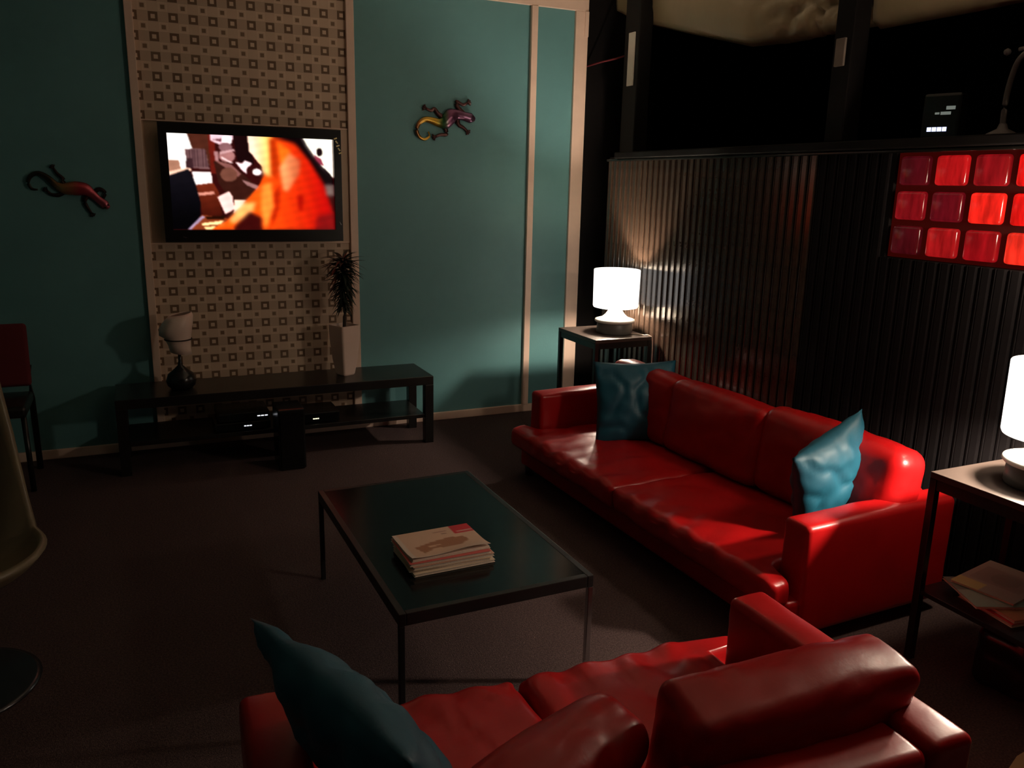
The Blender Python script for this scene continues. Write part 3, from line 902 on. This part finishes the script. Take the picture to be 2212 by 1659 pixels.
# ================================================================== TABLE LAMPS
def lamp(label, x, y, z, watts, down, cord):
    t = thing('table_lamp', label, 'lamp', (x, y, z), 0, 'lit drum-shade table lamps')
    lathe('base', [(0, 0), (0.113, 0), (0.116, 0.006), (0.113, 0.066), (0.110, 0.070), (0, 0.070)], LAMPB, t, 48)
    lathe('plate', [(0, 0.0705), (0.122, 0.0705), (0.130, 0.078), (0.127, 0.088), (0.085, 0.100), (0.062, 0.120), (0.044, 0.145), (0.030, 0.165), (0.022, 0.175), (0, 0.175)], LAMPW, t, 48)
    sh = lathe('shade', [(0.124, 0.163), (0.141, 0.167), (0.145, 0.176), (0.148, 0.402), (0.146, 0.406), (0.142, 0.402), (0.139, 0.178), (0.124, 0.171), (0.124, 0.163)], SHADE, t, 64)
    for k in range(3):
        a = k * 2 * math.pi / 3
        tube('strut', [(0.020 * math.cos(a), 0.020 * math.sin(a), 0.172), (0.126 * math.cos(a), 0.126 * math.sin(a), 0.1675)], 0.003, CHROME, t, 6)
    tube('cord', smoothpath(cord, 6), 0.0035, WHITEP, t, 8)
    L = bpy.data.lights.new('bulb', 'SPOT')
    L.energy = watts
    L.color = BULB_COL
    L.spot_size = math.radians(179)
    L.spot_blend = 0.1
    L.shadow_soft_size = 0.035
    lo = bpy.data.objects.new('bulb', L)
    C.objects.link(lo)
    lo.parent = t
    lo.location = (0, 0, 0.216)
    lo.rotation_euler = (math.pi, 0, 0)
    # second spot added to set the downward light apart from the upward
    S = bpy.data.lights.new('bulb_downward', 'SPOT')
    S.energy = down
    S.color = BULB_COL
    S.spot_size = math.radians(176)
    S.spot_blend = 0.1
    S.shadow_soft_size = 0.03
    so = bpy.data.objects.new('bulb_downward', S)
    C.objects.link(so)
    so.parent = t
    so.location = (0, 0, 0.214)
    return t
lamp('white drum lamp glowing on the far corner table', -0.135, -0.765, ST, BULB_W, BULB_DOWN, [(0.07, -0.09, 0.004), (0.10, -0.12, 0.004), (0.115, -0.165, 0.004), (0.142, -0.195, 0.004), (0.157, -0.21, -0.04), (0.16, -0.21, -0.3)])
lamp('white drum lamp glowing at right edge on near side table', -0.300, -3.700, ST, BULB2_W, BULB2_DOWN, [(0.12, 0.02, 0.004), (0.17, 0.06, 0.004), (0.22, 0.08, 0.004), (0.245, 0.085, -0.05), (0.25, 0.09, -0.3)])

# ================================================================== SOFAS
def sofa(label, W, D, loc, rz, nseat, nback, group, seed, backspec):
    """local: x along the sofa, front at y=0, back at y=D"""
    t = thing('sofa', label, 'sofa', loc, rz, group)
    AT, AZ, SZ = 0.125, 0.480, 0.300
    hw = W / 2
    # plinth
    softbox('base', (hw - 0.01, D / 2 - 0.045, 0.075), 0.02, LEATHER, t, (0, D / 2 + 0.025, 0.125), n=8)
    for s in (-1, 1):
        softbox('arm', (AT / 2, (D - 0.13) / 2, (AZ - 0.06) / 2), 0.022, LEATHER, t, (s * (hw - AT / 2), 0.13 + (D - 0.13) / 2, 0.06 + (AZ - 0.06) / 2), puff=(0.006, 0, 0.010), wr=0.004, seed=seed + s, n=16)
    iw = hw - AT - 0.004
    softbox('back_frame', (iw, 0.085, (AZ - 0.07) / 2), 0.028, LEATHER, t, (0, D - 0.085, 0.06 + (AZ - 0.07) / 2), puff=(0, 0.01, 0.012), wr=0.004, seed=seed + 5, n=24)
    # seat cushions, the outer ones wrap round the front of the arms
    cw = 2 * iw / nseat
    for k in range(nseat):
        xc = -iw + cw * (k + 0.5)
        def fn(q, u, k=k, xc=xc):
            # T shape: widen the front strip in front of the arms
            yy = u[1]
            ext = AT - 0.002
            fr = max(0.0, min(1.0, (-yy - 0.70) / 0.06))
            if k == 0 and u[0] < -0.85:
                q.x -= ext * fr
            if k == nseat - 1 and u[0] > 0.85:
                q.x += ext * fr
            # pulled creases running back from the front edge
            e = max(0.0, -yy) ** 2
            if u[2] > 0.3:
                q.z += 0.006 * e * math.sin(q.x * 46 + 3 * math.sin(q.y * 7 + k)) - 0.010 * (1 - min(1, abs(q.x) / (cw / 2)) ** 2) * 0.4
            return q
        softbox('seat_cushion', (cw / 2 - 0.003, (D - 0.19) / 2, 0.058), 0.034, LEATHER, t, (xc, (D - 0.19) / 2, SZ - 0.068), puff=(0.004, 0.008, 0.016), wr=0.010, seed=seed + 11 + k, n=34, fn=fn)
    # loose back cushions
    for k, (x0, x1, zt, lean, dz, rzc, rr) in enumerate(backspec):
        w2 = (x1 - x0) / 2
        softbox('back_cushion', (w2 - 0.004, 0.085, (zt - 0.285) / 2), rr, LEATHER, t, ((x0 + x1) / 2, D - 0.255 + dz, 0.290 + (zt - 0.285) / 2), puff=(0.0, 0.030, 0.014), wr=0.008, seed=seed + 21 + k, n=22, rot=(-lean, 0, rzc))
    for sx in (-1, 1):
        for yy in (0.10, D - 0.08):
            lathe('leg', [(0, 0), (0.022, 0), (0.028, 0.055), (0, 0.055)], BLACKW, t, 16).location = (sx * (hw - 0.07), yy, 0)
    return t

W1 = 2.11
sofa('long red leather sofa along the dark bead board wall', W1, 0.90, (-1.035, -2.245, 0), math.radians(-90 + 1.5), 2, 3, 'red leather sofas', 1,
     [(-0.935, -0.325, 0.650, 0.14, 0.0, 0, 0.05), (-0.375, 0.315, 0.652, 0.14, 0.0, 0, 0.05), (0.265, 1.035, 0.672, 0.13, 0.02, 0, 0.066)])
W2 = 1.47
sofa('short red leather sofa in the foreground seen from behind', W2, 0.84, (-2.060, -3.425, 0), math.radians(178), 2, 2, 'red leather sofas', 40,
     [(-0.715, -0.090, 0.580, 0.17, 0.03, 0.0, 0.034), (-0.090, 0.46, 0.505, 0.42, -0.01, 0.42, 0.055)])

# ================================================================== THROW PILLOWS
def pillow(label, S, T, loc, basis, seed):
    """basis: (u, v, n) world unit vectors of the pillow's edges and face normal"""
    verts, faces = [], []
    N = 30
    for side in (1, -1):
        for j in range(N + 1):
            for i in range(N + 1):
                u, v = -1 + 2 * i / N, -1 + 2 * j / N
                x = u * (1 - 0.075 * (1 - abs(v) ** 1.6)) * S / 2
                y = v * (1 - 0.075 * (1 - abs(u) ** 1.6)) * S / 2
                th = T / 2 * ((1 - abs(u) ** 2.4) * (1 - abs(v) ** 2.4)) ** 0.55
                crs = noise.fractal(Vector((x * 9 + seed * 5, y * 9, side * 2.0)), 1.0, 2.0, 3) * 0.010
                edge = max(abs(u), abs(v))
                ruck = 0.010 * edge ** 4 * math.sin((u if abs(v) > abs(u) else v) * 14 + seed) * (1 - edge ** 8)
                fold = 0.016 * max(0, 1 - abs(noise.noise(Vector((x * 5 + y * 4 + seed, y * 7 - x * 3, 4)))) * 3) ** 2 * (1 - edge ** 6)
                verts.append((x, y, side * max(0.0, th + (crs + ruck - fold) * (1 - edge ** 10)) if edge < 1 else 0.0))
    n2 = (N + 1) ** 2
    for sd in (0, 1):
        for j in range(N):
            for i in range(N):
                a = sd * n2 + j * (N + 1) + i
                f = (a, a + 1, a + N + 2, a + N + 1)
                faces.append(f if sd == 0 else f[::-1])
    bm = bmesh.new()
    vs = [bm.verts.new(v) for v in verts]
    for f in faces:
        bm.faces.new([vs[k] for k in f])
    bmesh.ops.remove_doubles(bm, verts=bm.verts[:], dist=1e-5)
    o = finish('throw_pillow', bm, PILLOW, None, True)
    u, v, n = [Vector(b).normalized() for b in basis]
    n = u.cross(v).normalized()
    v = n.cross(u).normalized()
    M = Matrix((u, v, n)).transposed().to_4x4()
    M.translation = Vector(loc)
    o.matrix_world = M
    return tag(o, label, 'pillow', 'teal throw pillows')
pillow('dark teal pillow propped at far end of the long sofa', 0.45, 0.14, (-0.530, -1.655, 0.490), ((0.92, -0.38, 0.03), (0.12, 0.26, 0.95), (0, -1, 0)), 1)
pillow('teal pillow lit from the right at near end of the long sofa', 0.42, 0.17, (-0.510, -3.010, 0.525), ((0.93, 0.14, 0.33), (-0.32, -0.16, 0.93), (0, -1, 0.2)), 4)
pillow('dark teal pillow on the left seat of the foreground sofa', 0.50, 0.18, (-2.585, -3.900, 0.535), ((0.35, -0.90, -0.10), (-0.50, -0.05, 0.86), (1, 0, 0)), 8)

# ================================================================== MAGAZINES
def cover(kind):
    rs = np.random.RandomState(kind * 7 + 3)
    pal = [((0.60, 0.38, 0.27), (0.35, 0.13, 0.06), (0.55, 0.02, 0.03)),
           ((0.52, 0.10, 0.09), (0.60, 0.40, 0.30), (0.25, 0.05, 0.05)),
           ((0.58, 0.42, 0.28), (0.45, 0.25, 0.14), (0.30, 0.10, 0.05)),
           ((0.50, 0.28, 0.20), (0.62, 0.46, 0.34), (0.40, 0.08, 0.08)),
           ((0.60, 0.48, 0.36), (0.40, 0.30, 0.22), (0.5, 0.2, 0.1)),
           ((0.30, 0.42, 0.34), (0.36, 0.46, 0.36), (0.16, 0.22, 0.18)),
           ((0.36, 0.37, 0.30), (0.30, 0.29, 0.24), (0.55, 0.55, 0.22)),
           ((0.50, 0.22, 0.10), (0.62, 0.42, 0.25), (0.55, 0.30, 0.05)),
           ((0.55, 0.05, 0.05), (0.4, 0.05, 0.04), (0.6, 0.3, 0.2))][kind]
    def fn(u, v):
        img = np.zeros(u.shape + (3,))
        img[:] = pal[0]
        if kind == 0:
            img[(u > 0.74) & (v < 0.34)] = pal[2]
            img[(u > 0.78) & (u < 0.98) & (np.abs(v - 0.26) < 0.02)] = (0.7, 0.4, 0.35)
            img[inpoly(u, v, [(0.14, 0.60), (0.40, 0.48), (0.62, 0.42), (0.80, 0.46), (0.84, 0.60), (0.70, 0.78), (0.35, 0.74), (0.20, 0.86)])] = pal[1]
            img[inpoly(u, v, [(0.30, 0.62), (0.46, 0.60), (0.47, 0.64), (0.32, 0.67)])] = (0.6, 0.36, 0.25)
            img[(u < 0.05) | (v > 0.97)] = (0.62, 0.48, 0.40)
            img[(np.abs(u - 0.58) < 0.08) & (np.abs(v - 0.16) < 0.02)] = (0.40, 0.16, 0.12)
            img[(np.abs(u - 0.62) < 0.03) & (np.abs(v - 0.26) < 0.015)] = (0.32, 0.12, 0.09)
        else:
            img[(u > 0.1) & (u < 0.9) & (v > 0.30) & (v < 0.8)] = pal[1]
            img[(u > 0.55) & (v < 0.22)] = pal[2]
            img[((u - 0.45) / 0.22) ** 2 + ((v - 0.55) / 0.2) ** 2 < 1] = np.array(pal[0]) * 0.7
        return np.clip(img * 1.45, 0, 0.92)
    return fn

def magazine(label, w_, h_, th, x, y, z, rz, kind, group, curl=0.0):
    """w_ along local x, h_ along local y"""
    t = thing('magazine', label, 'magazine', (x, y, z), rz, group)
    cz = lambda xx, yy: curl * max(0.0, -(yy / h_) - 0.1) ** 2 * (1 + 0.6 * math.sin(xx * 22))
    box('pages', (-w_ / 2 + 0.003, w_ / 2 - 0.003), (-h_ / 2 + 0.002, h_ / 2 - 0.003), (0.0010, th - 0.0012), PAGES, t, 0.0008, 1)
    painted('front_cover', w_, h_, 44, 32, cover(kind), PRINT, t, lambda xx, yy: (xx, yy, th + cz(xx, yy))).modifiers.new('thickness', 'SOLIDIFY').thickness = 0.0010
    box('back_cover', (-w_ / 2, w_ / 2), (-h_ / 2, h_ / 2), (0.0, 0.0008), PAGES, t)
    return t
z = TZ + 0.0002
stackspec = [('lowest magazine of the pile on the coffee table', 0.285, 0.215, 0.009, 0.002, -0.004, 0.03, 4),
             ('second magazine from the bottom of the coffee table pile', 0.280, 0.212, 0.008, -0.004, 0.004, -0.04, 2),
             ('middle magazine of the pile on the coffee table', 0.284, 0.210, 0.010, 0.003, 0.0, 0.02, 3),
             ('red-edged magazine second from top on the coffee table pile', 0.282, 0.214, 0.009, -0.006, 0.006, 0.0, 1),
             ('top magazine of coffee table pile with red corner and curled edge', 0.278, 0.205, 0.009, -0.002, 0.014, 0.035, 0)]
for (lb, a, b, th, dx, dy, rz, kd) in stackspec:
    magazine(lb, a, b, th, -2.060 + dx, -2.845 + dy, z, rz, kd, 'magazines on the coffee table', 0.05 if kd == 0 else 0.0)
    z += th + (0.0012 if kd else 0)
z = 0.2705
for (lb, a, b, th, dx, dy, rz, kd) in [('red-spined magazine lowest on the side table shelf', 0.215, 0.285, 0.012, 0.02, -0.02, 1.45, 8),
                                       ('orange magazine above the red one on side table shelf', 0.21, 0.28, 0.010, 0.03, -0.03, 1.40, 7),
                                       ('pale green magazine near top of side table shelf pile', 0.215, 0.285, 0.008, 0.0, 0.03, 1.15, 5),
                                       ('off-white magazine on top of the side table shelf pile', 0.21, 0.28, 0.008, 0.06, 0.07, 1.75, 6)]:
    magazine(lb, a, b, th, -0.335 + dx, -3.675 + dy, z, rz, kd, 'magazines on the side table shelf')
    z += th + 0.0015

# ================================================================== THINGS AT THE EDGES
# ivory swivel chair at the left edge
t = thing('swivel_chair', 'ivory shell swivel chair on round chrome base at left edge', 'chair', (-3.560, -2.420, 0))
bm = bmesh.new()
NA, NR = 48, 14
rows = []
for j in range(NR + 1):
    s = j / NR
    row = []
    for i in range(NA):
        a = 2 * math.pi * i / NA
        da = abs((a - math.radians(122) + math.pi) % (2 * math.pi) - math.pi)
        q_ = max(0.0, min(1.0, (math.radians(94) - da) / math.radians(34)))
        back = q_ * q_ * (3 - 2 * q_)
        rim = 0.455 + 0.64 * back
        r = 0.30 * (s ** 0.6) * (1 + 0.05 * back)
        z = 0.36 + (rim - 0.36) * s ** (2.6 + 1.5 * back)
        row.append(bm.verts.new((r * math.cos(a), r * math.sin(a), z)) if j else None)
    rows.append(row)
cv = bm.verts.new((0, 0, 0.36))
for i in range(NA):
    bm.faces.new((cv, rows[1][i], rows[1][(i + 1) % NA]))
for a, b in zip(rows[1:-1], rows[2:]):
    for i in range(NA):
        bm.faces.new((a[i], b[i], b[(i + 1) % NA], a[(i + 1) % NA]))
o = finish('shell', bm, SHELL, t, True)
md = o.modifiers.new('thickness', 'SOLIDIFY')
md.thickness = 0.022
lathe('pedestal', [(0, 0.016), (0.035, 0.016), (0.028, 0.06), (0.024, 0.30), (0.07, 0.345), (0, 0.345)], CHROME, t, 24)
lathe('foot_disc', [(0, 0), (0.240, 0), (0.243, 0.005), (0.225, 0.010), (0.05, 0.0155), (0, 0.0155)], SMOKE, t, 48)

# red chair against the wall at the far left
t = thing('red_chair', 'dark red chair with black legs by teal wall at far left', 'chair', (-3.69, -0.36, 0))
softbox('backrest', (0.20, 0.025, 0.17), 0.02, REDFAB, t, (0, 0.17, 0.66), n=8, rot=(-0.12, 0, 0))
softbox('seat', (0.20, 0.19, 0.03), 0.02, BLACKW, t, (0, -0.02, 0.43), n=8)
for sx in (-1, 1):
    tube('leg', [(sx * 0.19, 0.19, 0), (sx * 0.19, 0.165, 0.42), (sx * 0.19, 0.175, 0.60)], 0.016, BLACKW, t, 10)
    tube('leg', [(sx * 0.19, -0.19, 0), (sx * 0.18, -0.17, 0.40)], 0.014, BLACKW, t, 10)

# black bag with metal clasps under the near side table
t = thing('black_bag', 'black leather bag with two metal clasps under near side table', 'bag', (-0.300, -3.715, 0), 0.3)
softbox('body', (0.14, 0.09, 0.105), 0.035, PLASTIC, t, (0, 0, 0.107), puff=(0.0, 0.02, 0.01), wr=0.01, seed=3, n=10)
for q in (-0.05, 0.03):
    o = lathe('clasp', [(0, -0.005), (0.011, -0.003), (0.013, 0.0), (0.009, 0.005), (0, 0.006)], CHROME, t, 16)
    o.location = (q - 0.07, 0.03, 0.222)
tube('handle', smoothpath([(-0.06, -0.02, 0.20), (-0.045, -0.03, 0.235), (0.045, -0.03, 0.235), (0.06, -0.02, 0.20)], 5), 0.006, PLASTIC, t, 8)

# flat tan patch laid on the carpet at the lower right corner
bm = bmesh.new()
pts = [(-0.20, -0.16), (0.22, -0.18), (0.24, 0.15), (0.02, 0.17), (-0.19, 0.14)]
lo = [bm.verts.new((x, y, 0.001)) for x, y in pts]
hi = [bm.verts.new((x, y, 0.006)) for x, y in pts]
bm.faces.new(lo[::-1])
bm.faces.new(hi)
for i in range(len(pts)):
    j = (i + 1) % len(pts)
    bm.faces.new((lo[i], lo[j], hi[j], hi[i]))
o = finish('tan_patch', bm, TAN)
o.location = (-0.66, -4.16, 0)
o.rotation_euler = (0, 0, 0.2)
tag(o, 'flat tan patch on the carpet at lower right corner', 'mat')

# ================================================================== WALL SCONCE on the right wall, past the glass blocks
t = thing('wall_sconce', 'glowing globe wall lamp on the dark wall right of the red blocks', 'lamp', (XR, -3.60, 1.56))
o = lathe('backplate', [(0, 0), (0.055, 0), (0.055, 0.010), (0.048, 0.014), (0, 0.014)], DKMETAL, t, 28)
o.rotation_euler = (0, -math.pi / 2, 0)
o.location = (-0.0005, 0, -0.12)
tube('arm', smoothpath([(-0.012, 0, -0.12), (-0.06, 0, -0.125), (-0.095, 0, -0.105), (-0.10, 0, -0.085)], 5), 0.008, DKMETAL, t, 10)
o = lathe('globe', [(0.09 * math.sin(math.pi * k / 16), -0.09 * math.cos(math.pi * k / 16)) for k in range(17)], GLOBE, t, 28)
o.location = (-0.10, 0, 0)
